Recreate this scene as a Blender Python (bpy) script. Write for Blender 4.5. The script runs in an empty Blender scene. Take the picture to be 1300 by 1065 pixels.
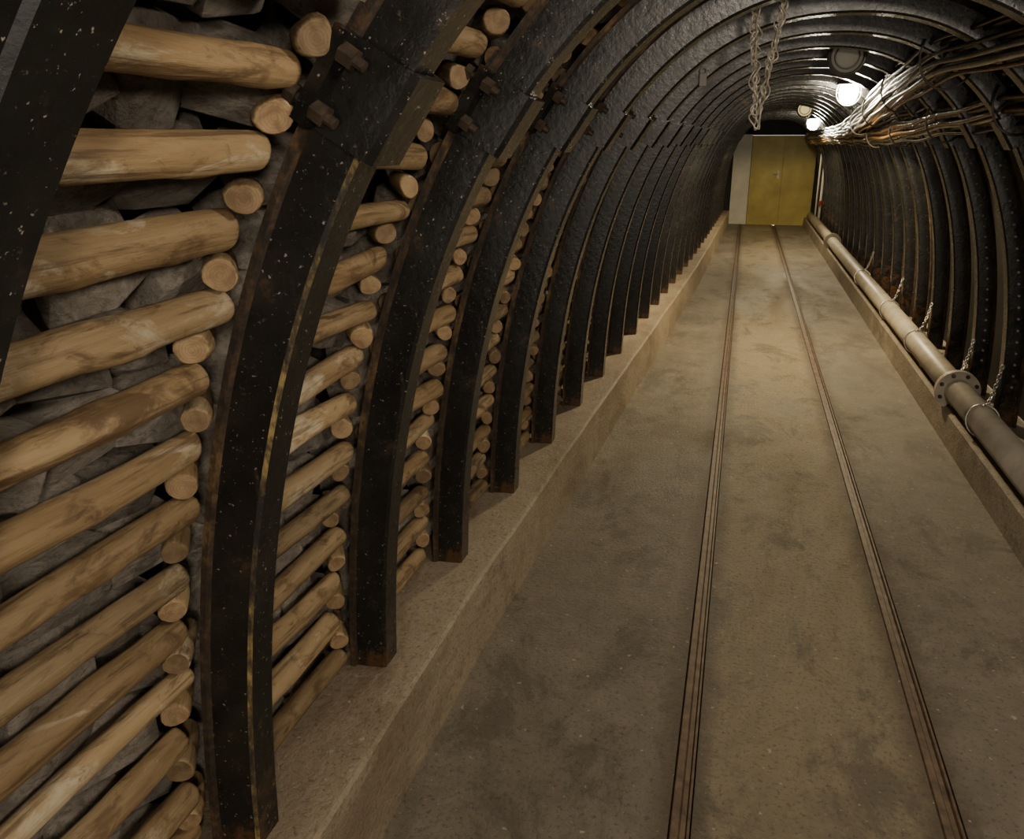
import bpy, bmesh, math, random
import numpy as np
from mathutils import Vector, Matrix
random.seed(11)
H=1.6; PITCH=0.57; Y0=0.52; NA=29
ARCH_Y=[Y0+PITCH*i for i in range(NA)]
ARCH_Y[0]=.512; ARCH_Y[1]=1.076
YEND=17.0
COL=bpy.context.scene.collection
# ---------------------------------------------------------------- materials
def newmat(name):
    m=bpy.data.materials.new(name); m.use_nodes=True
    nt=m.node_tree; b=nt.nodes['Principled BSDF']
    return m,nt,b
def N(nt,t,**k):
    n=nt.nodes.new(t)
    for a,v in k.items():
        if a in n.inputs: n.inputs[a].default_value=v
        else: setattr(n,a,v)
    return n
def ramp(nt,fac,stops):
    r=nt.nodes.new('ShaderNodeValToRGB'); e=r.color_ramp.elements
    while len(e)<len(stops): e.new(0.5)
    for i,(p,c) in enumerate(stops):
        e[i].position=p; e[i].color=(c[0],c[1],c[2],1)
    nt.links.new(fac,r.inputs['Fac']); return r.outputs['Color']
def mix(nt,fac,a,b,mode='MIX'):
    m=nt.nodes.new('ShaderNodeMix'); m.data_type='RGBA'; m.blend_type=mode
    for s,v in ((0,fac),(6,a),(7,b)):
        if hasattr(v,'links'): nt.links.new(v,m.inputs[s])
        elif isinstance(v,(int,float)): m.inputs[s].default_value=v
        else: m.inputs[s].default_value=(v[0],v[1],v[2],1)
    return m.outputs[2]
def noise(nt,scale,detail=6,rough=.6,mapscale=(1,1,1),dist=0,rnd=False,coord='Object'):
    tc=N(nt,'ShaderNodeTexCoord'); mp=N(nt,'ShaderNodeMapping'); mp.inputs['Scale'].default_value=mapscale
    nt.links.new(tc.outputs[coord],mp.inputs['Vector'])
    v=mp.outputs['Vector']
    if rnd:
        oi=N(nt,'ShaderNodeObjectInfo'); ml=N(nt,'ShaderNodeMath'); ml.operation='MULTIPLY'; ml.inputs[1].default_value=50
        nt.links.new(oi.outputs['Random'],ml.inputs[0])
        ad=N(nt,'ShaderNodeVectorMath'); ad.operation='ADD'
        nt.links.new(v,ad.inputs[0]); nt.links.new(ml.outputs[0],ad.inputs[1]); v=ad.outputs[0]
    n=N(nt,'ShaderNodeTexNoise'); n.inputs['Scale'].default_value=scale; n.inputs['Detail'].default_value=detail
    n.inputs['Roughness'].default_value=rough; n.inputs['Distortion'].default_value=dist
    nt.links.new(v,n.inputs['Vector']); return n.outputs['Fac']
def bump(nt,b,h,strength=.3,dist=.01):
    bp=N(nt,'ShaderNodeBump'); bp.inputs['Strength'].default_value=strength; bp.inputs['Distance'].default_value=dist
    nt.links.new(h,bp.inputs['Height']); nt.links.new(bp.outputs['Normal'],b.inputs['Normal'])
def objrand(nt,lo,hi):
    oi=N(nt,'ShaderNodeObjectInfo'); mr=N(nt,'ShaderNodeMapRange'); mr.inputs['To Min'].default_value=lo; mr.inputs['To Max'].default_value=hi
    nt.links.new(oi.outputs['Random'],mr.inputs['Value']); return mr.outputs['Result']
def simple(name,c1,c2,scale=20,rough=.6,metal=0,bs=.2,bd=.004,spec=.5):
    m,nt,b=newmat(name); f=noise(nt,scale)
    nt.links.new(ramp(nt,f,[(.35,c1),(.65,c2)]),b.inputs['Base Color'])
    b.inputs['Roughness'].default_value=rough; b.inputs['Metallic'].default_value=metal
    b.inputs['Specular IOR Level'].default_value=spec
    if bs: bump(nt,b,f,bs,bd)
    return m
# black painted steel
def steel_mat():
    m,nt,b=newmat('black_painted_steel')
    f=noise(nt,9,8,.7); g=noise(nt,55,5,.6); h=noise(nt,5,6,.7); st=noise(nt,26,6,.7,(1,1,.18))
    base=ramp(nt,f,[(.3,(.005,.005,.005)),(.55,(.011,.0108,.0105)),(.78,(.030,.026,.021))])
    rust=ramp(nt,g,[(.35,(.03,.016,.008)),(.7,(.11,.055,.025))])
    tc=N(nt,'ShaderNodeTexCoord'); sep=N(nt,'ShaderNodeSeparateXYZ'); nt.links.new(tc.outputs['Object'],sep.inputs[0])
    mr=N(nt,'ShaderNodeMapRange'); mr.inputs['From Min'].default_value=0; mr.inputs['From Max'].default_value=.40
    mr.inputs['To Min'].default_value=.17; mr.inputs['To Max'].default_value=0
    nt.links.new(sep.outputs['Z'],mr.inputs['Value'])
    ad=N(nt,'ShaderNodeMath'); ad.operation='ADD'; nt.links.new(f,ad.inputs[0]); nt.links.new(mr.outputs[0],ad.inputs[1])
    mask=ramp(nt,ad.outputs[0],[(.62,(0,0,0)),(.74,(1,1,1))])
    c=mix(nt,mask,base,rust)
    c=mix(nt,ramp(nt,st,[(.60,(0,0,0)),(.72,(.5,.5,.5))]),c,(.05,.038,.028))
    chips=ramp(nt,noise(nt,38,7,.85),[(.62,(0,0,0)),(.68,(.9,.9,.9))])
    c=mix(nt,chips,c,(.12,.095,.068))
    sp=ramp(nt,noise(nt,120,3,.6),[(.66,(0,0,0)),(.72,(1,1,1))])
    c=mix(nt,sp,c,(.26,.235,.19))
    nt.links.new(c,b.inputs['Base Color'])
    rr=ramp(nt,h,[(.3,(.16,.16,.16)),(.7,(.36,.36,.36))]); nt.links.new(rr,b.inputs['Roughness'])
    bump(nt,b,g,.26,.004)
    return m
M_STEEL=steel_mat()
def rust_edge():
    m,nt,b=newmat('rusty_flange_edge')
    f=noise(nt,14,8,.8,(1,1,.5)); g=noise(nt,60,5,.7)
    c=ramp(nt,f,[(.42,(.012,.010,.008)),(.53,(.05,.03,.016)),(.62,(.19,.115,.045)),(.73,(.42,.33,.14))])
    c=mix(nt,.4,c,ramp(nt,g,[(.45,(.014,.011,.009)),(.75,(.14,.08,.035))]))
    nt.links.new(c,b.inputs['Base Color']); b.inputs['Roughness'].default_value=.7; bump(nt,b,g,.5,.004); return m
M_RUST=rust_edge()
def drip():
    m,nt,b=newmat('ochre_streaked_corner')
    f=noise(nt,60,8,.8,(1,1,.35)); g=noise(nt,6,5,.6)
    ad=N(nt,'ShaderNodeMath'); ad.operation='ADD'; nt.links.new(f,ad.inputs[0]); nt.links.new(g,ad.inputs[1])
    mu=N(nt,'ShaderNodeMath'); mu.operation='MULTIPLY'; mu.inputs[1].default_value=.5; nt.links.new(ad.outputs[0],mu.inputs[0])
    nt.links.new(ramp(nt,mu.outputs[0],[(.44,(.010,.0095,.009)),(.50,(.07,.05,.022)),(.58,(.30,.22,.08))]),b.inputs['Base Color'])
    b.inputs['Roughness'].default_value=.7; bump(nt,b,f,.5,.003); return m
M_YEL=drip()
def wood():
    m,nt,b=newmat('peeled_roundwood')
    f=noise(nt,9,8,.7,(1,.16,1),.8,True); g=noise(nt,7,7,.7,(1,.45,1),1.4,True); fine=noise(nt,60,5,.65,(1,.06,1),.2,True); blot=noise(nt,22,6,.7,(1,.5,1),.6,True)
    c=ramp(nt,f,[(.28,(.15,.09,.04)),(.42,(.32,.215,.105)),(.58,(.45,.325,.175)),(.75,(.57,.45,.28))])
    c=mix(nt,ramp(nt,g,[(.56,(0,0,0)),(.65,(.85,.85,.85))]),c,(.62,.53,.37))
    c=mix(nt,ramp(nt,g,[(.36,(.9,.9,.9)),(.44,(0,0,0))]),c,(.135,.08,.04))
    c=mix(nt,ramp(nt,blot,[(.35,(.8,.8,.8)),(.46,(0,0,0))]),c,(.165,.10,.048))
    c=mix(nt,ramp(nt,fine,[(.36,(.7,.7,.7)),(.47,(0,0,0))]),c,(.11,.063,.03))
    r=N(nt,'ShaderNodeCombineColor')
    v=objrand(nt,.55,1.08)
    for i in range(3): nt.links.new(v,r.inputs[i])
    c=mix(nt,1.0,c,r.outputs[0],'MULTIPLY')
    nt.links.new(c,b.inputs['Base Color']); b.inputs['Roughness'].default_value=.66
    ad=N(nt,'ShaderNodeMath'); ad.operation='ADD'; nt.links.new(fine,ad.inputs[0]); nt.links.new(blot,ad.inputs[1])
    bump(nt,b,ad.outputs[0],.6,.005); return m
M_WOOD=wood()
def endgrain():
    m,nt,b=newmat('sawn_end_grain')
    tc=N(nt,'ShaderNodeTexCoord'); w=N(nt,'ShaderNodeTexWave'); w.wave_type='RINGS'; w.rings_direction='Y'
    w.inputs['Scale'].default_value=70; w.inputs['Distortion'].default_value=2.5; w.inputs['Detail'].default_value=2
    nt.links.new(tc.outputs['Object'],w.inputs['Vector'])
    c=ramp(nt,w.outputs['Fac'],[(.1,(.33,.22,.115)),(.8,(.38,.265,.145))])
    c=mix(nt,ramp(nt,noise(nt,30,5,.65,(1,1,1),.5,True),[(.40,(0,0,0)),(.65,(.85,.85,.85))]),c,(.17,.10,.048))
    r=N(nt,'ShaderNodeCombineColor')
    v=objrand(nt,.5,1.1)
    for i in range(3): nt.links.new(v,r.inputs[i])
    c=mix(nt,1.0,c,r.outputs[0],'MULTIPLY')
    nt.links.new(c,b.inputs['Base Color']); b.inputs['Roughness'].default_value=.8; bump(nt,b,w.outputs['Fac'],.1,.001); return m
M_END=endgrain()
def rock():
    m,nt,b=newmat('broken_shale_rock')
    f=noise(nt,1.6,9,.74,(1,1,1),.8,True,'Object'); g=noise(nt,4,9,.8,(1,1,2.0),.3,True)
    c=ramp(nt,f,[(.3,(.33,.27,.21)),(.47,(.48,.42,.35)),(.6,(.64,.58,.50)),(.78,(.60,.48,.35))])
    c=mix(nt,ramp(nt,g,[(.40,(.7,.7,.7)),(.5,(0,0,0))]),c,(.23,.18,.14))
    r=N(nt,'ShaderNodeCombineColor'); v=objrand(nt,.6,1.25)
    for i in range(3): nt.links.new(v,r.inputs[i])
    c=mix(nt,1.0,c,r.outputs[0],'MULTIPLY')
    nt.links.new(c,b.inputs['Base Color']); b.inputs['Roughness'].default_value=.85
    ad=N(nt,'ShaderNodeMath'); ad.operation='ADD'; nt.links.new(f,ad.inputs[0]); nt.links.new(g,ad.inputs[1])
    bump(nt,b,ad.outputs[0],1,.04); return m
M_ROCK=rock()
def concrete(name,c1,c2,c3,stain,strip=None,sa=.6):
    m,nt,b=newmat(name)
    f=noise(nt,1.3,9,.7); g=noise(nt,9,9,.75); h=noise(nt,70,5,.75); s=noise(nt,3.0,12,.78,(1,.6,1),.5); s2=noise(nt,1.1,9,.75,(1.3,.5,1),.6)
    c=ramp(nt,f,[(.3,c1),(.5,c2),(.72,c3)])
    c=mix(nt,.5,c,ramp(nt,g,[(.3,c1),(.7,c3)]))
    if strip:
        tc=N(nt,'ShaderNodeTexCoord'); sep=N(nt,'ShaderNodeSeparateXYZ'); nt.links.new(tc.outputs['Object'],sep.inputs[0])
        wob=N(nt,'ShaderNodeMath'); wob.operation='MULTIPLY_ADD'; wob.inputs[1].default_value=.1; nt.links.new(g,wob.inputs[0]); nt.links.new(sep.outputs[0],wob.inputs[2])
        mk=ramp(nt,wob.outputs[0],[(.03,(0,0,0)),(.12,(.7,.7,.7)),(.60,(.7,.7,.7)),(.68,(0,0,0))])
        c=mix(nt,mk,c,mix(nt,g,(strip[0]*.75,strip[1]*.75,strip[2]*.75),(strip[0]*1.2,strip[1]*1.2,strip[2]*1.2)))
        for cc in (.02,.662):
            sb=N(nt,'ShaderNodeMath'); sb.operation='SUBTRACT'; sb.inputs[1].default_value=cc; nt.links.new(wob.outputs[0],sb.inputs[0])
            ab=N(nt,'ShaderNodeMath'); ab.operation='ABSOLUTE'; nt.links.new(sb.outputs[0],ab.inputs[0])
            c=mix(nt,ramp(nt,ab.outputs[0],[(.03,(.7,.7,.7)),(.09,(0,0,0))]),c,(.085,.058,.035))
    c=mix(nt,ramp(nt,s,[(.51,(0,0,0)),(.59,(sa,sa,sa))]),c,stain)
    c=mix(nt,ramp(nt,s2,[(.50,(0,0,0)),(.58,(.4,.4,.4))]),c,(stain[0]*.8,stain[1]*.8,stain[2]*.8))
    c=mix(nt,ramp(nt,h,[(.34,(.8,.8,.8)),(.47,(0,0,0))]),c,(c1[0]*.5,c1[1]*.5,c1[2]*.5))
    c=mix(nt,ramp(nt,noise(nt,45,2,.5),[(.69,(0,0,0)),(.74,(.6,.6,.6))]),c,(.5,.45,.36))
    nt.links.new(c,b.inputs['Base Color'])
    nt.links.new(ramp(nt,s2,[(.4,(.8,.8,.8)),(.62,(.42,.42,.42))]),b.inputs['Roughness'])
    ad=N(nt,'ShaderNodeMath'); ad.operation='ADD'; nt.links.new(g,ad.inputs[0]); nt.links.new(h,ad.inputs[1])
    bump(nt,b,ad.outputs[0],.8,.009); return m
M_FLOOR=concrete('worn_concrete_floor',(.115,.097,.07),(.185,.158,.118),(.27,.235,.18),(.085,.069,.05),(.28,.225,.137),.68)
M_KERB=concrete('rough_concrete_kerb',(.27,.21,.14),(.36,.29,.20),(.45,.375,.275),(.19,.13,.08),None,.55)
M_KERB2=concrete('dirty_concrete_kerb',(.20,.165,.12),(.29,.245,.185),(.38,.325,.25),(.13,.10,.07),None,.6)
M_EARTH=simple('dark_earth_backing',(.03,.025,.02),(.11,.09,.07),14,.95,0,.6,.02,.2)
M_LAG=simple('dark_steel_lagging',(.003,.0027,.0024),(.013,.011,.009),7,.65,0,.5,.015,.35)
M_RAIL=simple('rusty_rail_steel',(.055,.034,.020),(.14,.09,.053),22,.6,.1,.5,.005)
M_PIPE=simple('dull_galvanised_pipe',(.31,.275,.215),(.45,.40,.32),6,.42,0,.08,.003)
M_ZINC=simple('bright_zinc_steel',(.3,.29,.27),(.6,.58,.54),30,.35,.8,.1,.002)
M_PALE=simple('warm_galvanised_wire',(.62,.56,.45),(.85,.79,.67),30,.3,.3,.1,.002)
M_BOLT=simple('dusty_bolt_steel',(.03,.024,.02),(.09,.065,.045),50,.6,.4,.2,.002)
M_CBLK=simple('black_rubber_cable',(.010,.010,.010),(.025,.023,.02),10,.2,0,0)
M_CORG=simple('copper_brown_cable',(.12,.062,.024),(.24,.13,.055),10,.22,.2,0)
M_CGRY=simple('grey_cable',(.14,.135,.12),(.26,.245,.22),10,.25,.2,0)
M_COND=simple('silvery_conduit',(.36,.345,.32),(.60,.575,.53),10,.26,.5,0)
M_HOOK=simple('dull_wire_hook',(.06,.055,.05),(.12,.11,.10),30,.5,.5,.1,.002)
M_DOOR=simple('ochre_door_paint',(.27,.21,.042),(.42,.335,.08),2.2,.5,0,.05,.003)
M_WHITE=simple('white_plaster',(.5,.48,.42),(.6,.57,.5),4,.8,0,.1,.003)
M_RED=simple('red_valve_paint',(.18,.025,.018),(.27,.04,.025),8,.4)
M_DGREY=simple('dark_grey_housing',(.09,.088,.08),(.17,.165,.15),12,.4,.3,.05)
def emis(name,col,st,base=(.8,.8,.75)):
    m,nt,b=newmat(name); b.inputs['Base Color'].default_value=(*base,1)
    b.inputs['Emission Color'].default_value=(*col,1); b.inputs['Emission Strength'].default_value=st; return m
M_GLOW=emis('glowing_lamp_glass',(1,.9,.68),330)
M_LENS=emis('grey_glass_lens',(1,.85,.6),.03,(.42,.40,.34))
M_LENS2=emis('frosted_lens_lit',(1,.75,.3),.9,(.3,.28,.2))
# ---------------------------------------------------------------- helpers
def mesh(name,verts,faces,mats,midx=None,smooth=False):
    me=bpy.data.meshes.new(name); me.from_pydata([tuple(v) for v in verts],[],faces)
    for m in mats: me.materials.append(m)
    if midx: me.polygons.foreach_set('material_index',midx)
    if smooth: me.polygons.foreach_set('use_smooth',[True]*len(me.polygons))
    bm=bmesh.new(); bm.from_mesh(me); bmesh.ops.recalc_face_normals(bm,faces=bm.faces); bm.to_mesh(me); bm.free()
    me.update(); return me
def obj(name,me,parent=None,loc=None,label=None,category=None,group=None,kind=None):
    o=bpy.data.objects.new(name,me); COL.objects.link(o)
    if loc is not None: o.location=loc
    if parent: o.parent=parent
    if label: o['label']=label
    if category: o['category']=category
    if group: o['group']=group
    if kind: o['kind']=kind
    return o
class G:
    def __init__(s): s.v=[];s.f=[];s.m=[]
    def add(s,v,f,m=0):
        o=len(s.v); s.v+= [tuple(p) for p in v]; s.f+=[tuple(i+o for i in q) for q in f]
        s.m+= [m]*len(f) if isinstance(m,int) else m
    def box(s,c,d,m=0,M=None):
        v=[Vector((x*d[0]/2,y*d[1]/2,z*d[2]/2)) for x in(-1,1) for y in(-1,1) for z in(-1,1)]
        if M is not None: v=[M@p for p in v]
        v=[p+Vector(c) for p in v]
        s.add(v,[(0,1,3,2),(4,6,7,5),(0,4,5,1),(2,3,7,6),(0,2,6,4),(1,5,7,3)],m)
    def cyl(s,a,b,r,n=12,m=0,r2=None,cap=True):
        a=Vector(a);b=Vector(b);d=(b-a).normalized(); u=d.orthogonal().normalized(); w=d.cross(u)
        r2=r if r2 is None else r2
        v=[a+(u*math.cos(t)+w*math.sin(t))*r for t in [2*math.pi*i/n for i in range(n)]]
        v+=[b+(u*math.cos(t)+w*math.sin(t))*r2 for t in [2*math.pi*i/n for i in range(n)]]
        f=[(i,(i+1)%n,n+(i+1)%n,n+i) for i in range(n)]
        if cap: f+=[tuple(range(n))[::-1],tuple(range(n,2*n))]
        s.add(v,f,m)
    def tube(s,pts,r,n=8,m=0,closed=False):
        pts=[Vector(p) for p in pts]; L=len(pts); v=[]; prev=None
        for i,p in enumerate(pts):
            if closed: d=pts[(i+1)%L]-pts[i-1]
            else: d=pts[min(i+1,L-1)]-pts[max(i-1,0)]
            d.normalize()
            u=d.orthogonal().normalized() if prev is None else (prev-d*prev.dot(d)).normalized()
            prev=u; w=d.cross(u)
            v+=[p+(u*math.cos(2*math.pi*k/n)+w*math.sin(2*math.pi*k/n))*r for k in range(n)]
        f=[]
        for i in range(L if closed else L-1):
            j=(i+1)%L
            f+=[(i*n+k,i*n+(k+1)%n,j*n+(k+1)%n,j*n+k) for k in range(n)]
        if not closed: f+=[tuple(range(n))[::-1],tuple((L-1)*n+k for k in range(n))]
        s.add(v,f,m)
    def sphere(s,c,r,sc=(1,1,1),m=0,nu=14,nv=8):
        v=[];f=[]
        for i in range(nv+1):
            ph=math.pi*i/nv
            for k in range(nu):
                th=2*math.pi*k/nu; v.append((c[0]+r*sc[0]*math.sin(ph)*math.cos(th),c[1]+r*sc[1]*math.sin(ph)*math.sin(th),c[2]+r*sc[2]*math.cos(ph)))
        for i in range(nv):
            for k in range(nu): f.append((i*nu+k,i*nu+(k+1)%nu,(i+1)*nu+(k+1)%nu,(i+1)*nu+k))
        s.add(v,f,m)
    def mesh(s,name,mats,smooth=False):
        return mesh(name,s.v,s.f,mats,s.m,smooth)
# ---------------------------------------------------------------- tunnel section
KY=[-3,0,2,3.75,6.64,9,12,17.2]; KX=[-.74,-.735,-.72,-.66,-.54,-.45,-.37,-.26]
def K(y): return float(np.interp(y,KY,KX))
KL=.26; KR=.165; XR=1.42
ZB=.13; ZC=2.10
class Path:
    def __init__(s,y):
        SE=float(np.interp(y,[9,16],[2.29,2.75]))
        zc=ZC-float(np.interp(y,[9,16],[0,.05]))
        xl=K(y)-.138
        cx=(xl+XR)/2; a=(XR-xl)/2; P=[]
        for i in range(401):
            th=math.pi*(1-i/400); c=math.cos(th); q=max(0,math.sin(th))
            x=cx+a*math.copysign(abs(c)**(2/SE),c); z=ZB+(zc-ZB)*q**(2/SE)
            if (c<0 and z>=KL) or (c>=0 and z>=KR): P.append((x,z))
        P=[(P[0][0]-.001,KL)]+P+[(P[-1][0]+.001,KR)]
        s.P=np.array(P); d=np.linalg.norm(np.diff(s.P,axis=0),axis=1); s.S=np.concatenate([[0],np.cumsum(d)]); s.L=s.S[-1]
    def at(s,t,r=0):
        x=np.interp(t,s.S,s.P[:,0]); z=np.interp(t,s.S,s.P[:,1])
        e=.06; t0=max(0,t-e); t1=min(s.L,t+e)
        dx=np.interp(t1,s.S,s.P[:,0])-np.interp(t0,s.S,s.P[:,0]); dz=np.interp(t1,s.S,s.P[:,1])-np.interp(t0,s.S,s.P[:,1])
        l=math.hypot(dx,dz); nx,nz=dz/l,-dx/l   # inward normal
        return float(x+nx*r),float(z+nz*r),float(nx),float(nz)
    def sz(s,z,side=0):
        t=np.linspace(0,s.L/2,300) if side==0 else np.linspace(s.L,s.L/2,300)
        for q in t:
            if s.at(q)[1]>=z: return float(q)
        return s.L/2
PROF=[(-.056,-.048),(-.056,-.037),(-.047,-.032),(-.038,.038),(-.034,.046),(.031,.046),(.038,.038),(.047,-.032),(.056,-.037),(.056,-.048),(.038,-.048),(.024,.020),(-.024,.020),(-.038,-.048)]
def sweep(path,y,s0,s1,prof,step=.05,rr=0,lipm=(0,1,8,9),yellow=None):
    n=max(3,int((s1-s0)/step)); g=G(); k=len(prof); V=[]
    for i in range(n+1):
        t=s0+(s1-s0)*i/n; x,z,nx,nz=path.at(t)
        for (sy,r) in prof: V.append((x+nx*(r+rr),y+sy,z+nz*(r+rr)))
    F=[];Mi=[]
    for i in range(n):
        for j in range(k):
            a=i*k+j;b=i*k+(j+1)%k
            F.append((a,b,b+k,a+k)); Mi.append(1 if j in lipm else (2 if yellow is not None and j==yellow else 0))
    def cap(o):
        for (p,q,r_,s_) in ((0,1,2,13),(2,3,12,13),(3,4,5,6),(3,6,11,12),(6,7,10,11),(7,8,9,10)):
            F.append((o+p,o+q,o+r_,o+s_)); Mi.append(0)
    cap(0); cap(n*k)
    g.add(V,F,Mi); return g
def frame(path,y,t,r):
    x,z,nx,nz=path.at(t,r)
    Nn=Vector((nx,0,nz)); Yv=Vector((0,1,0)); T=Yv.cross(Nn)
    M=Matrix((T,Yv,Nn)).transposed()
    return Vector((x,y,z)),M
ARCHES=[]
rg=G(); rg.cyl((0,.004,0),(0,-.005,0),.006,8); RIV=rg.mesh('rivet',[M_ZINC])
for i,y in enumerate(ARCH_Y):
    p=Path(y); e=obj('steel_arch',None,loc=(p.at(0)[0],y,KL),category='steel arch',group='row of tunnel support arches',
        label=('black painted steel support arch with rusty flanges and ochre paint drip' if i==1 else
               'black painted steel mine support arch standing on concrete kerb' if i<12 else 'dark steel support arch in the dim end of the tunnel'))
    base=Vector(e.location)
    def part(name,g,mats,smooth=False,label=None):
        if i==0: g.v=[(v[0],v[1]+(v[2]-1.9)*.075,v[2]) for v in g.v]   # nearest arch leans slightly
        g.v=[(v[0]-base.x,v[1]-base.y,v[2]-base.z) for v in g.v]
        return obj(name,g.mesh(name,mats,smooth),parent=e,label=label)
    jz=1.67 if i else 1.98
    jl=p.sz(jz,0); jr=p.sz(1.67,1)
    st=.035 if i<8 else .09
    mats=[M_STEEL,M_RUST,M_YEL]
    pf=PROF if i else [(a*1.2,b) for a,b in PROF]
    part('arch_leg',sweep(p,y,0,jl+.09,pf,st,yellow=(3 if i==1 else None)),mats)
    part('arch_leg',sweep(p,y,jr-.09,p.L,PROF,st),mats)
    PC=[(a*1.04,b) for a,b in PROF]
    part('arch_crown',sweep(p,y,jl-.04,jr+.04,PC,st,rr=.008),mats)
    if i in (7,8):
        t=jr+.15
        while t<p.L-.2:
            c,M=frame(p,y,t,0.0); obj('rivet',RIV,parent=e,loc=c+Vector((0,-.047,0))-base); t+=.06
    if 1<=i<14:
        for j,side in ((jl,0),(jr,1)):
            t=j+(-.01 if side==0 else .01); c,M=frame(p,y,t,.0); g=G()
            out=[(-.088,-.046),(-.088,-.024),(-.064,-.018),(-.054,.062),(-.046,.072),(.046,.072),(.054,.062),(.064,-.018),(.088,-.024),(.088,-.046)]
            inn=[(-.078,-.050),(-.060,-.046),(-.054,-.034),(-.044,.050),(-.036,.058),(.036,.058),(.044,.050),(.054,-.034),(.060,-.046),(.078,-.050)]
            V=[];w=.068
            for sx in (-w,w):
                for (a,b) in out: V.append(c+M@Vector((sx,a,b)))
                for (a,b) in inn: V.append(c+M@Vector((sx,a,b)))
            F=[]
            for q in range(9): F.append((q,q+1,q+21,q+20)); F.append((10+q,11+q,31+q,30+q)); F.append((q,q+1,11+q,10+q)); F.append((20+q,21+q,31+q,30+q))
            F+= [(0,10,30,20),(9,19,39,29)]
            g.add(V,F); clp=part('joint_clamp',g,[M_STEEL],label='bulky black steel joint clamp plate')
            for dt in (-.042,.042):
                for sy in (-.077,.077):
                    b=G(); a0=c+M@Vector((dt,sy,-.068)); a1=c+M@Vector((dt,sy,.012))
                    b.cyl(a0,a1,.008,10); b.cyl(c+M@Vector((dt,sy,-.025)),c+M@Vector((dt,sy,-.003)),.016,6); b.cyl(a0,c+M@Vector((dt,sy,-.052)),.016,6)
                    b.v=[(v[0]-base.x,v[1]-base.y,v[2]-base.z) for v in b.v]
                    obj('bolt',b.mesh('bolt',[M_BOLT]),parent=clp,label='dusty hexagonal steel bolt')
    ARCHES.append(p)
# ---------------------------------------------------------------- logs
def logmesh(name,L,r,n=14,rings=9,seed=0,wob=.004,edge=.006):
    rd=random.Random(seed); V=[];F=[];Mi=[]
    ph=rd.random()*6; ph2=rd.random()*6; tap=rd.uniform(-.12,.12); A=rd.uniform(.2,1.)*wob
    ys=[-L/2,-L/2+edge*.5,-L/2+edge]+[(-L/2+edge*2+(L-edge*4)*k/(rings-1)) for k in range(rings)]+[L/2-edge,L/2-edge*.5,L/2]
    rs=[.88,.96,.99]+[1]*rings+[.99,.96,.88]
    el=rd.uniform(.90,1.06); knots=[(rd.uniform(-.4,.4)*L,rd.random()*6.28,rd.uniform(.08,.20)) for _ in range(4)]
    for y,q in zip(ys,rs):
        cx=A*math.sin(y/L*3.2+ph)*1.6; cz=A*math.cos(y/L*4.1+ph2)*1.3
        for k in range(n):
            th=2*math.pi*k/n
            rr=r*q*(1+tap*y/L)*(1+.045*math.sin(2*th+ph)+.035*math.sin(3*th+ph2+y*9)+rd.uniform(-.012,.012))
            for (ky,kt,ka) in knots:
                dd=((y-ky)/.03)**2+((math.cos(th-kt)-1)*6)**2; rr+=r*ka*math.exp(-dd)
            V.append((cx+rr*math.cos(th)*el,y,cz+rr*math.sin(th)/el))
    m=len(ys)
    for i in range(m-1):
        for k in range(n): F.append((i*n+k,i*n+(k+1)%n,(i+1)*n+(k+1)%n,(i+1)*n+k)); Mi.append(0)
    F+=[tuple(range(n)),tuple((m-1)*n+k for k in range(n))]; Mi+=[1,1]
    me=mesh(name,V,F,[M_WOOD,M_END],Mi)
    me.polygons.foreach_set('use_smooth',[len(q.vertices)<5 for q in me.polygons]); return me
LL=.45
LONG=[logmesh('long_log_%d'%k,LL,.0262,18,14,k,.005,.010) for k in range(12)]
SL=.11
SHORT=[logmesh('short_log_%d'%k,SL,.0245,18,5,50+k,.001,.005) for k in range(8)]
LPITCH=.116
def logspots(i):
    ya=ARCH_Y[i]; yb=ARCH_Y[i+1]; pm=Path((ya+yb)/2); pb=Path(yb-.11)
    top=pm.sz(2.03 if i<15 else 1.9); t=.04; out=[]
    slope=(K(yb)-K(ya))/PITCH
    while t<top:
        x,z,nx,nz=pm.at(t,-.073+random.uniform(-.006,.006))
        out.append((0,Vector((x,(ya+yb)/2-.012+random.uniform(-.012,.012),z)),nx,nz,slope))
        t2=t+LPITCH/2
        if t2<top:
            x,z,nx,nz=pb.at(t2,-.058+random.uniform(-.015,.004))
            d=Vector((.55,-.82,-.1*nx)).normalized()
            out.append((1,Vector((x,yb-.102+random.uniform(-.012,.008),z))-d*SL/2,nx,nz,slope))
        t+=LPITCH*random.uniform(.96,1.04)
    return out
NB_OBJ=8
stuff=G()
nl=0
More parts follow.
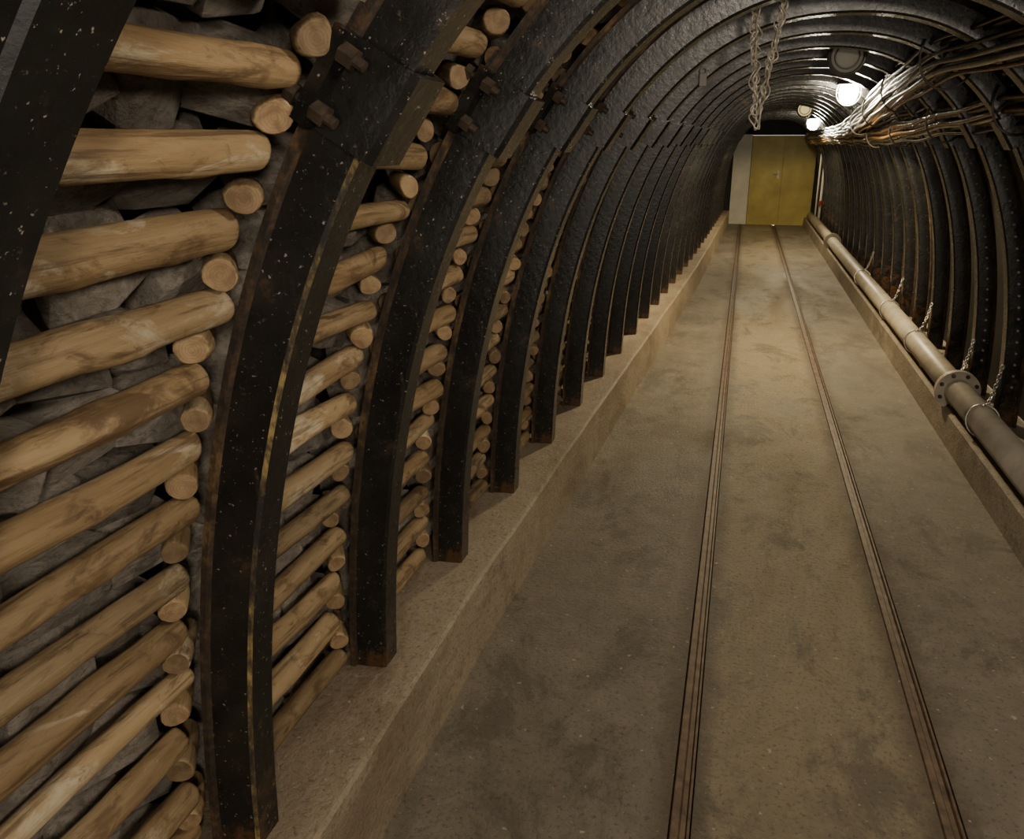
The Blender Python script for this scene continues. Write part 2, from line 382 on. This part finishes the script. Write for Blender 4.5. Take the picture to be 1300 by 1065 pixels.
for i in range(-0,NA-1):
    for (kd,pos,nx,nz,slope) in logspots(i):
        if kd==0:
            d=Vector((slope+random.uniform(-.02,.02),1,random.uniform(-.03,.03))).normalized()
        else:
            d=Vector((.55+random.uniform(-.08,.08),-.82,-.1*nx+random.uniform(-.08,.08))).normalized()
        q=Vector((0,1,0)).rotation_difference(d).to_matrix()@Matrix.Rotation(random.uniform(0,6.28),3,'Y')
        me=random.choice(LONG if kd==0 else SHORT)
        if i<NB_OBJ:
            sc=random.uniform(.88,1.08)
            o=bpy.data.objects.new('log' ,me); COL.objects.link(o)
            if i==0 and kd==0: pos=pos-Vector((0,.02,0))
            o.matrix_world=Matrix.Translation(pos)@q.to_4x4()@Matrix.Diagonal((sc,1.08 if (i==0 and kd==0) else 1,sc,1))
            o['category']='log'
            if kd==0: o['label']='peeled roundwood log lying lengthwise between steel arches'; o['group']='lengthwise timber lagging logs'
            else: o['label']='short crosswise log showing its round sawn end beside arch'; o['group']='crosswise timber lagging logs'
            nl+=1
        else:
            L=LL if kd==0 else SL; a=pos-d*L/2; b=pos+d*L/2
            stuff.cyl(a,b,.027 if kd==0 else .025,8)
obj('log_stack',stuff.mesh('log_stack',[M_WOOD,M_END]),label='timber log lagging stacked behind the distant steel arches',category='logs',kind='stuff')
# ---------------------------------------------------------------- rocks
def rockmesh(k):
    rd=random.Random(900+k); bm=bmesh.new()
    for sx in (-1,1):
        for sy in (-1,1):
            for sz in (-1,1):
                bm.verts.new(Vector((sx*.78*rd.uniform(.55,1),sy*.90*rd.uniform(.62,1),sz*.82*rd.uniform(.62,1))))
    for _ in range(5):
        v=Vector((abs(rd.gauss(0,1))*rd.choice((-1,1)),rd.gauss(0,.7),rd.gauss(0,.7))).normalized(); bm.verts.new(Vector((v.x*.95,v.y*.92,v.z*.84)))
    bmesh.ops.convex_hull(bm,input=bm.verts)
    for v in [v for v in bm.verts if not v.link_faces]: bm.verts.remove(v)
    bmesh.ops.bevel(bm,geom=list(bm.edges),offset=.035,segments=1,affect='EDGES',profile=.55)
    me=bpy.data.meshes.new('rock_%d'%k); bm.to_mesh(me); bm.free(); me.materials.append(M_ROCK); return me
ROCKS=[rockmesh(k) for k in range(16)]
nr=0; rs=G()
for i in range(NA-1):
    ya,yb=ARCH_Y[i],ARCH_Y[i+1]; pm=Path((ya+yb)/2); top=pm.sz(2.055); t=.05; row=0
    while t<top:
        ncol=3
        for c in range(ncol):
            yy=ya+.05+(c+.5+random.uniform(-.08,.08)+(.2 if row%2 else -.15))*((yb-ya-.09)/ncol)
            x,z,nx,nz=pm.at(t+random.uniform(-.012,.012),-.171+random.uniform(-.022,.006)); 
            x+= (K(yy)-K((ya+yb)/2))
            sx=random.uniform(.098,.112)
            if i<5:
                o=bpy.data.objects.new('rock',random.choice(ROCKS)); COL.objects.link(o)
                o.location=(x,yy,z)
                ang=math.atan2(nz,nx)
                o.rotation_euler=(random.choice((0,math.pi))+random.uniform(-.35,.35),-ang+random.uniform(-.22,.22),random.choice((0,math.pi))+random.uniform(-.3,.3))
                o.scale=(sx*.56,sx*random.uniform(.88,1.02),sx*random.uniform(.78,.90))
                o['label']='angular grey-brown shale rock packed behind timber logs'; o['category']='rock'; o['group']='rubble packing behind the logs'; nr+=1
            else:
                me=random.choice(ROCKS); R=Matrix.Rotation(random.uniform(0,6),3,'X')@Matrix.Rotation(random.uniform(0,6),3,'Z')
                rs.add([R@(v.co*sx*.75)+Vector((x-.005,yy,z)) for v in me.vertices],[tuple(q.vertices) for q in me.polygons])
        t+=.122; row+=1
obj('rubble',rs.mesh('rubble',[M_ROCK]),label='broken rock rubble packed behind distant timber logs',category='rubble',kind='stuff')
# ---------------------------------------------------------------- shell
ys=list(np.arange(-3,YEND+.01,.5))+[YEND+.1]
def shell(name,fn,mat,label):
    V=[];F=[];n=None
    for y in ys:
        pts=fn(y); n=len(pts); V+=[(x,y,z) for x,z in pts]
    for i in range(len(ys)-1):
        for k in range(n-1): F.append((i*n+k,i*n+k+1,(i+1)*n+k+1,(i+1)*n+k))
    return obj(name,mesh(name,V,F,[mat],None,True),label=label,category='wall',kind='structure')
RW=-.33
def fl(y):
    p=Path(y); top=p.sz(2.045); return [(p.at(0,RW)[0],.0)]+[p.at(top*k/14,RW)[:2] for k in range(15)]
def fc(y):
    p=Path(y); a=p.sz(2.045); b=p.sz(1.2,1); return [p.at(a,RW)[:2]]+[p.at(a+.03+(b-a-.03)*k/30,-.12)[:2] for k in range(31)]
def fr(y):
    p=Path(y); b=p.sz(1.2,1); return [p.at(b+(p.L-b)*k/12,-.12)[:2] for k in range(13)]
shell('wall_left',fl,M_EARTH,'dark earth face behind rubble and timber lagging')
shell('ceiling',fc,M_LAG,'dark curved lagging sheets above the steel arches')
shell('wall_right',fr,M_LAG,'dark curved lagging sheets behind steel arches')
# floor with rail grooves
RL,RR=-.03,.612
def gro(c): return [(c-.023,0),(c-.022,-.03),(c+.031,-.03),(c+.032,0)]
prof=[(-1.3,0)]+gro(RL)+gro(RR)+[(1.6,0),(1.6,-.15),(-1.3,-.15)]
n=len(prof); V=[(x,-3,z) for x,z in prof]+[(x,YEND+.1,z) for x,z in prof]
F=[(k,(k+1)%n,n+(k+1)%n,n+k) for k in range(n)]
obj('floor',mesh('floor',V,F,[M_FLOOR]),label='worn brownish concrete floor with two rail grooves',category='floor',kind='structure')
for c in (RL,RR):
    g=G(); pr=[(-.020,-.030),(-.020,-.006),(-.017,-.002),(.001,-.002),(.004,-.006),(.006,-.011),(.018,-.011),(.020,-.005),(.022,-.002),(.028,-.002),(.029,-.030)]
    n=len(pr); V=[(c+x,-3,z) for x,z in pr]+[(c+x,YEND-.1,z) for x,z in pr]
    F=[(k,(k+1)%n,n+(k+1)%n,n+k) for k in range(n)]+[tuple(range(n)),tuple(range(n,2*n))]
    obj('rail',mesh('rail',V,F,[M_RAIL]),label='rusty narrow gauge grooved rail set flush in concrete floor',category='rail',group='pair of track rails')
# kerbs
yk=list(np.arange(-3,YEND+.01,.25))
V=[];F=[]
rd=random.Random(3)
for y in yk:
    k=K(y)+rd.uniform(-.003,.003); z=KL
    V+=[(k+.012,y,-.01),(k+.004,y,z-.010),(k-.004,y,z-.001),(k-.014,y,z),(k-.5,y,z),(k-.5,y,-.01)]
for i in range(len(yk)-1):
    for k in range(6): F.append((i*6+k,i*6+(k+1)%6,(i+1)*6+(k+1)%6,(i+1)*6+k))
F+=[tuple(range(6)),tuple((len(yk)-1)*6+k for k in range(6))]
obj('trim_1',mesh('kerb',V,F,[M_KERB]),label='raised sandy concrete kerb carrying the arch feet',category='kerb',kind='structure')
V=[];F=[]
for y in yk:
    V+=[(1.175,y,-.01),(1.185,y,KR-.012),(1.197,y,KR),(1.70,y,KR),(1.70,y,-.01)]
for i in range(len(yk)-1):
    for k in range(5): F.append((i*5+k,i*5+(k+1)%5,(i+1)*5+(k+1)%5,(i+1)*5+k))
F+=[tuple(range(5)),tuple((len(yk)-1)*5+k for k in range(5))]
obj('trim_2',mesh('kerb_low',V,F,[M_KERB2]),label='dirty low concrete kerb under the long steel pipe',category='kerb',kind='structure')
# end wall and door
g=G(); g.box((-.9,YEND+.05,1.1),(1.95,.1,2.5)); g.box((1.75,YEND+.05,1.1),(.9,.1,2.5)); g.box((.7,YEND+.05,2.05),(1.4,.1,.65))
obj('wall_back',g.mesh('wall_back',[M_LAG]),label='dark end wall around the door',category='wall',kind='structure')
g=G(); g.box((-.09,YEND-.03,.87),(.34,.05,1.74))
obj('wall_panel',g.mesh('wall_panel',[M_WHITE]),label='narrow white plastered wall strip beside the yellow door',category='wall',kind='structure')
d=obj('door_1',None,loc=(.69,YEND-.02,0),label='dull ochre painted steel double door closing the tunnel',category='door',kind='structure')
g=G(); g.box((-.301,0,.86),(.598,.05,1.72)); obj('door_leaf',g.mesh('leaf',[M_DOOR]),parent=d)
g=G(); g.box((.303,0,.86),(.602,.05,1.72)); obj('door_leaf',g.mesh('leaf',[M_DOOR]),parent=d)
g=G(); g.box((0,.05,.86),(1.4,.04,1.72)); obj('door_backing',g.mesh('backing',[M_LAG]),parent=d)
g=G(); g.box((-.07,-.03,.98),(.035,.012,.15)); g.cyl((-.07,-.03,1.0),(-.07,-.07,1.0),.010); g.cyl((-.07,-.07,1.0),(-.16,-.07,1.0),.009)
obj('door_handle',g.mesh('handle',[M_WHITE]),parent=d,label='pale metal door handle plate')
# ---------------------------------------------------------------- pipe
PX,PZ,PR=1.25,.255,.070
pe=obj('pipe',None,loc=(PX,1,PZ),label='long dull grey flanged steel pipe lying on low kerb',category='pipe')
g=G(); g.cyl((0,0,0),(0,15.2,0),PR,32); me=g.mesh('pipe_tube',[M_PIPE]); me.polygons.foreach_set('use_smooth',[len(q.vertices)<5 for q in me.polygons]); obj('pipe_tube',me,parent=pe)
for fy in (4.78,12.0):
    g=G(); yy=fy-1
    for dy in (-.010,.010): g.cyl((0,yy+dy-.008,0),(0,yy+dy+.008,0),.116,36)
    f=obj('flange',g.mesh('flange',[M_PIPE]),parent=pe)
    for q in range(8):
        a=2*math.pi*(q+.5)/8; b=G(); x,z=.096*math.cos(a),.096*math.sin(a)
        b.cyl((x,yy-.042,z),(x,yy+.04,z),.006,8); b.cyl((x,yy-.032,z),(x,yy-.018,z),.011,6); b.cyl((x,yy+.018,z),(x,yy+.032,z),.011,6)
        if fy<9: obj('bolt',b.mesh('bolt',[M_BOLT]),parent=f,label='hexagonal flange bolt')
for sy in (3.2,5.6,8.0,10.4,13,15.5):
    g=G(); g.box((0.015,sy-1,-(PZ-KR)/2-PR/2+.02),(.09,.07,PZ-KR-PR+.04)); obj('pipe_saddle',g.mesh('pipe_saddle',[M_KERB]),parent=pe)
# ---------------------------------------------------------------- chains
def chain(a,b,sag,link=.03,w=.0035,off=(0,0,0)):
    a=Vector(a);b=Vector(b); pts=[a.lerp(b,t)+Vector((0,0,-sag*4*t*(1-t))) for t in np.linspace(0,1,60)]
    cum=[0]
    for i in range(59): cum.append(cum[-1]+(pts[i+1]-pts[i]).length)
    n=max(3,int(cum[-1]/(link*.78))); g=G()
    for k in range(n):
        s=(k+.5)/n*cum[-1]; i=min(58,max(0,int(np.searchsorted(cum,s))-1)); c=pts[i].lerp(pts[i+1],(s-cum[i])/max(1e-6,cum[i+1]-cum[i]))
        d=(pts[i+1]-pts[i]).normalized(); u=d.orthogonal().normalized(); v=d.cross(u)
        if k%2: u,v=v,u
        L=link/2-w; r=link*.27; loop=[]
        for t in range(12):
            th=2*math.pi*t/12; loop.append(c+d*(L*math.cos(th)) + u*(r*math.sin(th)))
        g.tube(loop,w,5,0,True)
    return g
for k,ai in enumerate((5,7,8,10,12,15)):
    y=ARCH_Y[ai]; p=ARCHES[ai]; x,z,_,_=p.at(p.sz(.5,1),.055)
    g=chain((PX-.01,y-.26,PZ+PR+.012),(x,y-.06,z),.07,.032,.004)
    g.tube([(PX+math.cos(t)*(PR+.008),y-.26+.03*math.sin(t),PZ+math.sin(t)*(PR+.008)) for t in np.linspace(0,2*math.pi,25)[:-1]],.005,6,0,True)
    obj('chain',g.mesh('chain',[M_ZINC],True),label='zinc link chain looped around pipe and hung from arch',category='chain',group='pipe retaining chains')
# ---------------------------------------------------------------- cables on right shoulder
def spline(ctrl,n=90):
    c=np.array(ctrl); y=c[:,1]; yy=np.linspace(y[0],y[-1],n)
    def cr(vals):
        m=np.gradient(vals,y); out=[]
        for q in yy:
            i=min(len(y)-2,max(0,int(np.searchsorted(y,q))-1)); h=y[i+1]-y[i]; t=(q-y[i])/h
            out.append((2*t**3-3*t*t+1)*vals[i]+(t**3-2*t*t+t)*h*m[i]+(-2*t**3+3*t*t)*vals[i+1]+(t**3-t*t)*h*m[i+1])
        return out
    return list(zip(cr(c[:,0]),yy,cr(c[:,2])))
UP=[(1.0,1.6,1.85),(.87,2.6,1.925),(.81,3.1,1.945),(.765,4,1.945),(.78,5,1.89),(.86,7,1.78),(.94,9,1.71),(1.03,12,1.71),(1.08,16.8,1.70)]
LO=[(1.15,2.2,1.75),(1.09,3.5,1.77),(1.05,4.3,1.755),(1.02,5.5,1.71),(1.01,7,1.67),(1.03,10,1.65),(1.08,13,1.63),(1.11,16.8,1.61)]
cm=[M_CBLK,M_CORG,M_CGRY,M_COND]
cl=['black rubber sheathed electric cable','copper brown electric cable','light grey electric cable','shiny silvery metal conduit']
for bi,(ctrl,nn) in enumerate(((UP,15),(LO,17))):
    base=spline(ctrl,240)
    for k in range(nn):
        rd=random.Random(bi*50+k); cond=(k%4==3) if bi==0 else (k%3==1)
        R=.012+.092*math.sqrt((k+.5)/nn); ph=k*2.4+bi; sg=rd.uniform(.012,.017); rad=.0125 if cond else rd.uniform(.0085,.012)
        a1,a2=(.0003 if cond else rd.uniform(.0005,.002)),rd.random()*6
        pts=[]
        for (x,y,z) in base:
            s=math.sin((y-.45)*math.pi/1.14)**2
            f=float(np.interp(y,[3,7,12],[1.2,.95,.65]))
            pts.append((x+R*f*.75*math.cos(ph)+a1*math.sin(y*3+a2),y,z+R*f*math.sin(ph)-sg*s+a1*math.sin(y*3.7+a2)+.01))
        g=G(); g.tube(pts,rad,8); mi=3 if cond else ((2,0,0,2,1)[k%5] if bi else (1,0,2,2,0)[k%5])
        obj('cable' if not cond else 'conduit',g.mesh('cable',[cm[mi]],True),label=cl[mi]+' strung along the arch shoulder',category='cable' if not cond else 'conduit',group='cable bundle along the arches')
# hooks
for ai in range(4,16,2):
    y=ARCH_Y[ai]
    for ctrl in (UP,LO):
        c=np.array(ctrl); x=float(np.interp(y,c[:,1],c[:,0])); z=float(np.interp(y,c[:,1],c[:,2]))
        p=ARCHES[ai]
        best=min((math.hypot(p.at(t)[0]-x,p.at(t)[1]-z),t) for t in np.linspace(p.L*.4,p.L*.9,80)); ax,az,nx,nz=p.at(best[1],.06)
        f=float(np.interp(y,[3,7,12],[1.2,.95,.7]))*.120
        g=G(); pts=[(ax,y-.07,az)]+[(x+f*.80*math.cos(t),y-.07,z+f*math.sin(t)) for t in np.linspace(math.pi*.35,-math.pi*1.15,20)]
        g.tube(pts,.005,6)
        obj('cable_hook',g.mesh('cable_hook',[M_HOOK],True),label='bent steel wire hook carrying cables below arch',category='hook',group='cable hooks')
# hanging hoist chain / wire bundle
yc=3.0
hz=obj('hanging_chain',None,loc=(.03,yc,2.06),label='tangled bundle of pale chain and wire loops hanging under crown',category='chain')
def hp(g,name,mt,label=None):
    g.v=[(v[0]-.03,v[1]-yc,v[2]-2.06) for v in g.v]; obj(name,g.mesh(name,[mt],True),parent=hz,label=label)
for (a,b) in (((-.02,yc+.02,2.07),(.015,yc,1.68)),((.09,yc,2.07),(.05,yc+.02,1.86)),((.05,yc+.02,1.86),(.02,yc+.01,1.64))):
    hp(chain(a,b,0,.034,.0036),'chain_strand',M_PALE)
for k in range(5):
    rd=random.Random(70+k); x0=-.025+.03*rd.random(); x1=.06+.035*rd.random(); zb=1.64+.10*rd.random()+(.08 if k>2 else 0); pts=[]
    for t in np.linspace(0,1,90):
        if t<.5: u=t*2; x=x0+(.01-x0)*u**1.5; z=2.07+(zb-2.07)*u
        else: u=(t-.5)*2; x=.02+(x1-.02)*u**.7; z=zb+(2.07-zb)*u
        pts.append((x+.009*math.sin(t*48+k*2)+.004*math.sin(t*90+k),yc+.012*math.cos(t*47+2*k)+.01*k-.02,z+.004*math.sin(t*70)))
    g=G(); g.tube(pts,.0027,6); hp(g,'wire_loop',M_PALE)
# small tag on an arch
g=G(); g.box((0,0,0),(.030,.006,.05)); g.tube([(.014*math.cos(t),0,.038+.014*math.sin(t)) for t in np.linspace(0,6.283,17)[:-1]],.003,5,0,True)
ty=ARCH_Y[6]; tx,tz,_,_=ARCHES[6].at(ARCHES[6].sz(1.90,0),.05)
obj('tag',g.mesh('tag',[M_WHITE]),loc=(tx,ty-.085,tz),label='small pale tag plate hung on a steel arch',category='tag')
# ---------------------------------------------------------------- lamps
def crownz(x,y):
    p=Path(y); ts=np.linspace(p.L*.35,p.L*.8,120); t=min(ts,key=lambda q:abs(p.at(q,.07)[0]-x)); return p.at(t,.07)[1]
def caged(x,y,z):
    e=obj('cage_lamp',None,loc=(x,y,z),label='lit bulkhead lamp with wire guard hanging below arch',category='lamp',group='lit tunnel lamps')
    cz=crownz(x,y)-z
    g=G(); g.cyl((0,0,.06),(0,0,.12),.08,20,r2=.05); g.cyl((0,0,.11),(0,0,max(.13,cz)),.02,10); g.cyl((0,0,.05),(0,0,.06),.092,20)
    obj('lamp_housing',g.mesh('lamp_housing',[M_DGREY]),parent=e)
    g=G(); g.sphere((0,0,0),.068,(1,1,1.2)); obj('lamp_glass',g.mesh('lamp_glass',[M_GLOW],True),parent=e,label='glowing warm white glass globe')
    g=G()
    for a in range(4):
        th=a*math.pi/4; g.tube([(.088*math.cos(th)*math.sin(t),.088*math.sin(th)*math.sin(t),-.098*math.cos(t)) for t in np.linspace(-2.1,2.1,15)],.003,5)
    g.tube([(.088*math.cos(t),.088*math.sin(t),0) for t in np.linspace(0,6.283,21)[:-1]],.003,5,0,True)
    obj('wire_guard',g.mesh('wire_guard',[M_ZINC]),parent=e)
caged(.69,6.7,1.955); caged(.86,12.4,1.855)
def roundlamp(x,y,z,lens,lab):
    e=obj('round_lamp',None,loc=(x,y,z),label=lab,category='lamp'); cz=crownz(x,y)-z
    g=G(); g.cyl((0,0,0),(0,.09,0),.09,28,r2=.07); g.tube([(.09*math.cos(t),-.003,.09*math.sin(t)) for t in np.linspace(0,6.283,29)[:-1]],.010,8,0,True)
    g.tube([(.06*math.cos(t),-.014,.06*math.sin(t)) for t in np.linspace(0,6.283,29)[:-1]],.005,6,0,True)
    g.box((0,.05,(.085+max(.1,cz))/2),(.03,.03,max(.1,cz)-.07)); obj('lamp_housing',g.mesh('lamp_housing',[M_DGREY]),parent=e)
    g=G(); g.sphere((0,-.002,0),.08,(1,.2,1)); obj('lamp_glass',g.mesh('lamp_glass',[lens],True),parent=e)
roundlamp(.465,4.80,2.03,M_LENS,'unlit round bulkhead lamp with grey rim under arch')
roundlamp(.65,11.1,1.99,M_LENS2,'dim yellowish round bulkhead lamp under arch')
# stand pipe with red valve near door
e=obj('standpipe',None,loc=(1.33,15.4,KR),label='pale riser pipe with red valve near the door',category='pipe')
g=G(); g.tube([(0,0,0),(0,0,.5),(0,0,1.3),(-.03,0,1.45)],.022,10); g.tube([(-.06,.1,0),(-.06,.1,1.4)],.015,8); obj('riser',g.mesh('riser',[M_WHITE],True),parent=e)
g=G(); g.cyl((0,0,.34),(0,0,.42),.035,12); g.cyl((0,-.12,.39),(0,0,.39),.012,8); g.tube([(.04*math.cos(t),-.12,.39+.04*math.sin(t)) for t in np.linspace(0,6.283,17)[:-1]],.007,6,0,True)
obj('valve',g.mesh('valve',[M_RED]),parent=e,label='red painted valve with hand wheel')
# ---------------------------------------------------------------- lights
def light(name,loc,pw,col,r=.05,spot=False,size=168):
    l=bpy.data.lights.new(name,'SPOT' if spot else 'POINT'); l.energy=pw; l.color=col; l.shadow_soft_size=r
    if spot: l.spot_size=math.radians(size); l.spot_blend=.35
    o=bpy.data.objects.new(name,l); o.location=loc; COL.objects.link(o)
W=(1,.79,.46)
light('lamp_and_fill_light',(.52,6.5,1.90),215,W,.06,True); light('lamp_and_fill_light',(.70,12.2,1.82),135,W,.06,True)
light('lamp_and_fill_light',(.55,15.0,1.75),40,W,.05,True)  # added fill that brightens the door end; no lamp hangs here
light('lamp_and_fill_light',(.6,-.9,1.85),97,(1,.87,.70),.12)
light('lamp_and_fill_light',(.75,.9,1.95),38,(1,.87,.70),.10)  # added fill out of frame, evens the light on the near wall
light('lamp_and_fill_light',(.6,2.3,1.98),24,(1,.87,.70),.08,True,150)  # added unseen spot to lift the near pipe and right ribs
w=bpy.data.worlds.new('World'); bpy.context.scene.world=w; w.use_nodes=True
w.node_tree.nodes['Background'].inputs[0].default_value=(1,.88,.72,1); w.node_tree.nodes['Background'].inputs[1].default_value=1.6
# ---------------------------------------------------------------- camera
f=1000.; VP=(950.,180.); PP=(650.,487.5)
Yc=Vector((VP[0]-PP[0],PP[1]-VP[1],-f)).normalized()
th=math.atan2(PP[1]-VP[1],f); Zc=Vector((0,math.cos(th),math.sin(th))); Xc=Yc.cross(Zc).normalized()
R=Matrix((Xc,Yc,Zc))
cam=bpy.data.cameras.new('Camera'); co=bpy.data.objects.new('Camera',cam); COL.objects.link(co)
co.matrix_world=Matrix.Translation((0,0,H))@R.to_4x4()
cam.sensor_width=36; cam.lens=f/1300*36; cam.shift_y=-45/1300; cam.clip_start=.02
bpy.context.scene.camera=co
print('logs',nl,'rocks',nr)
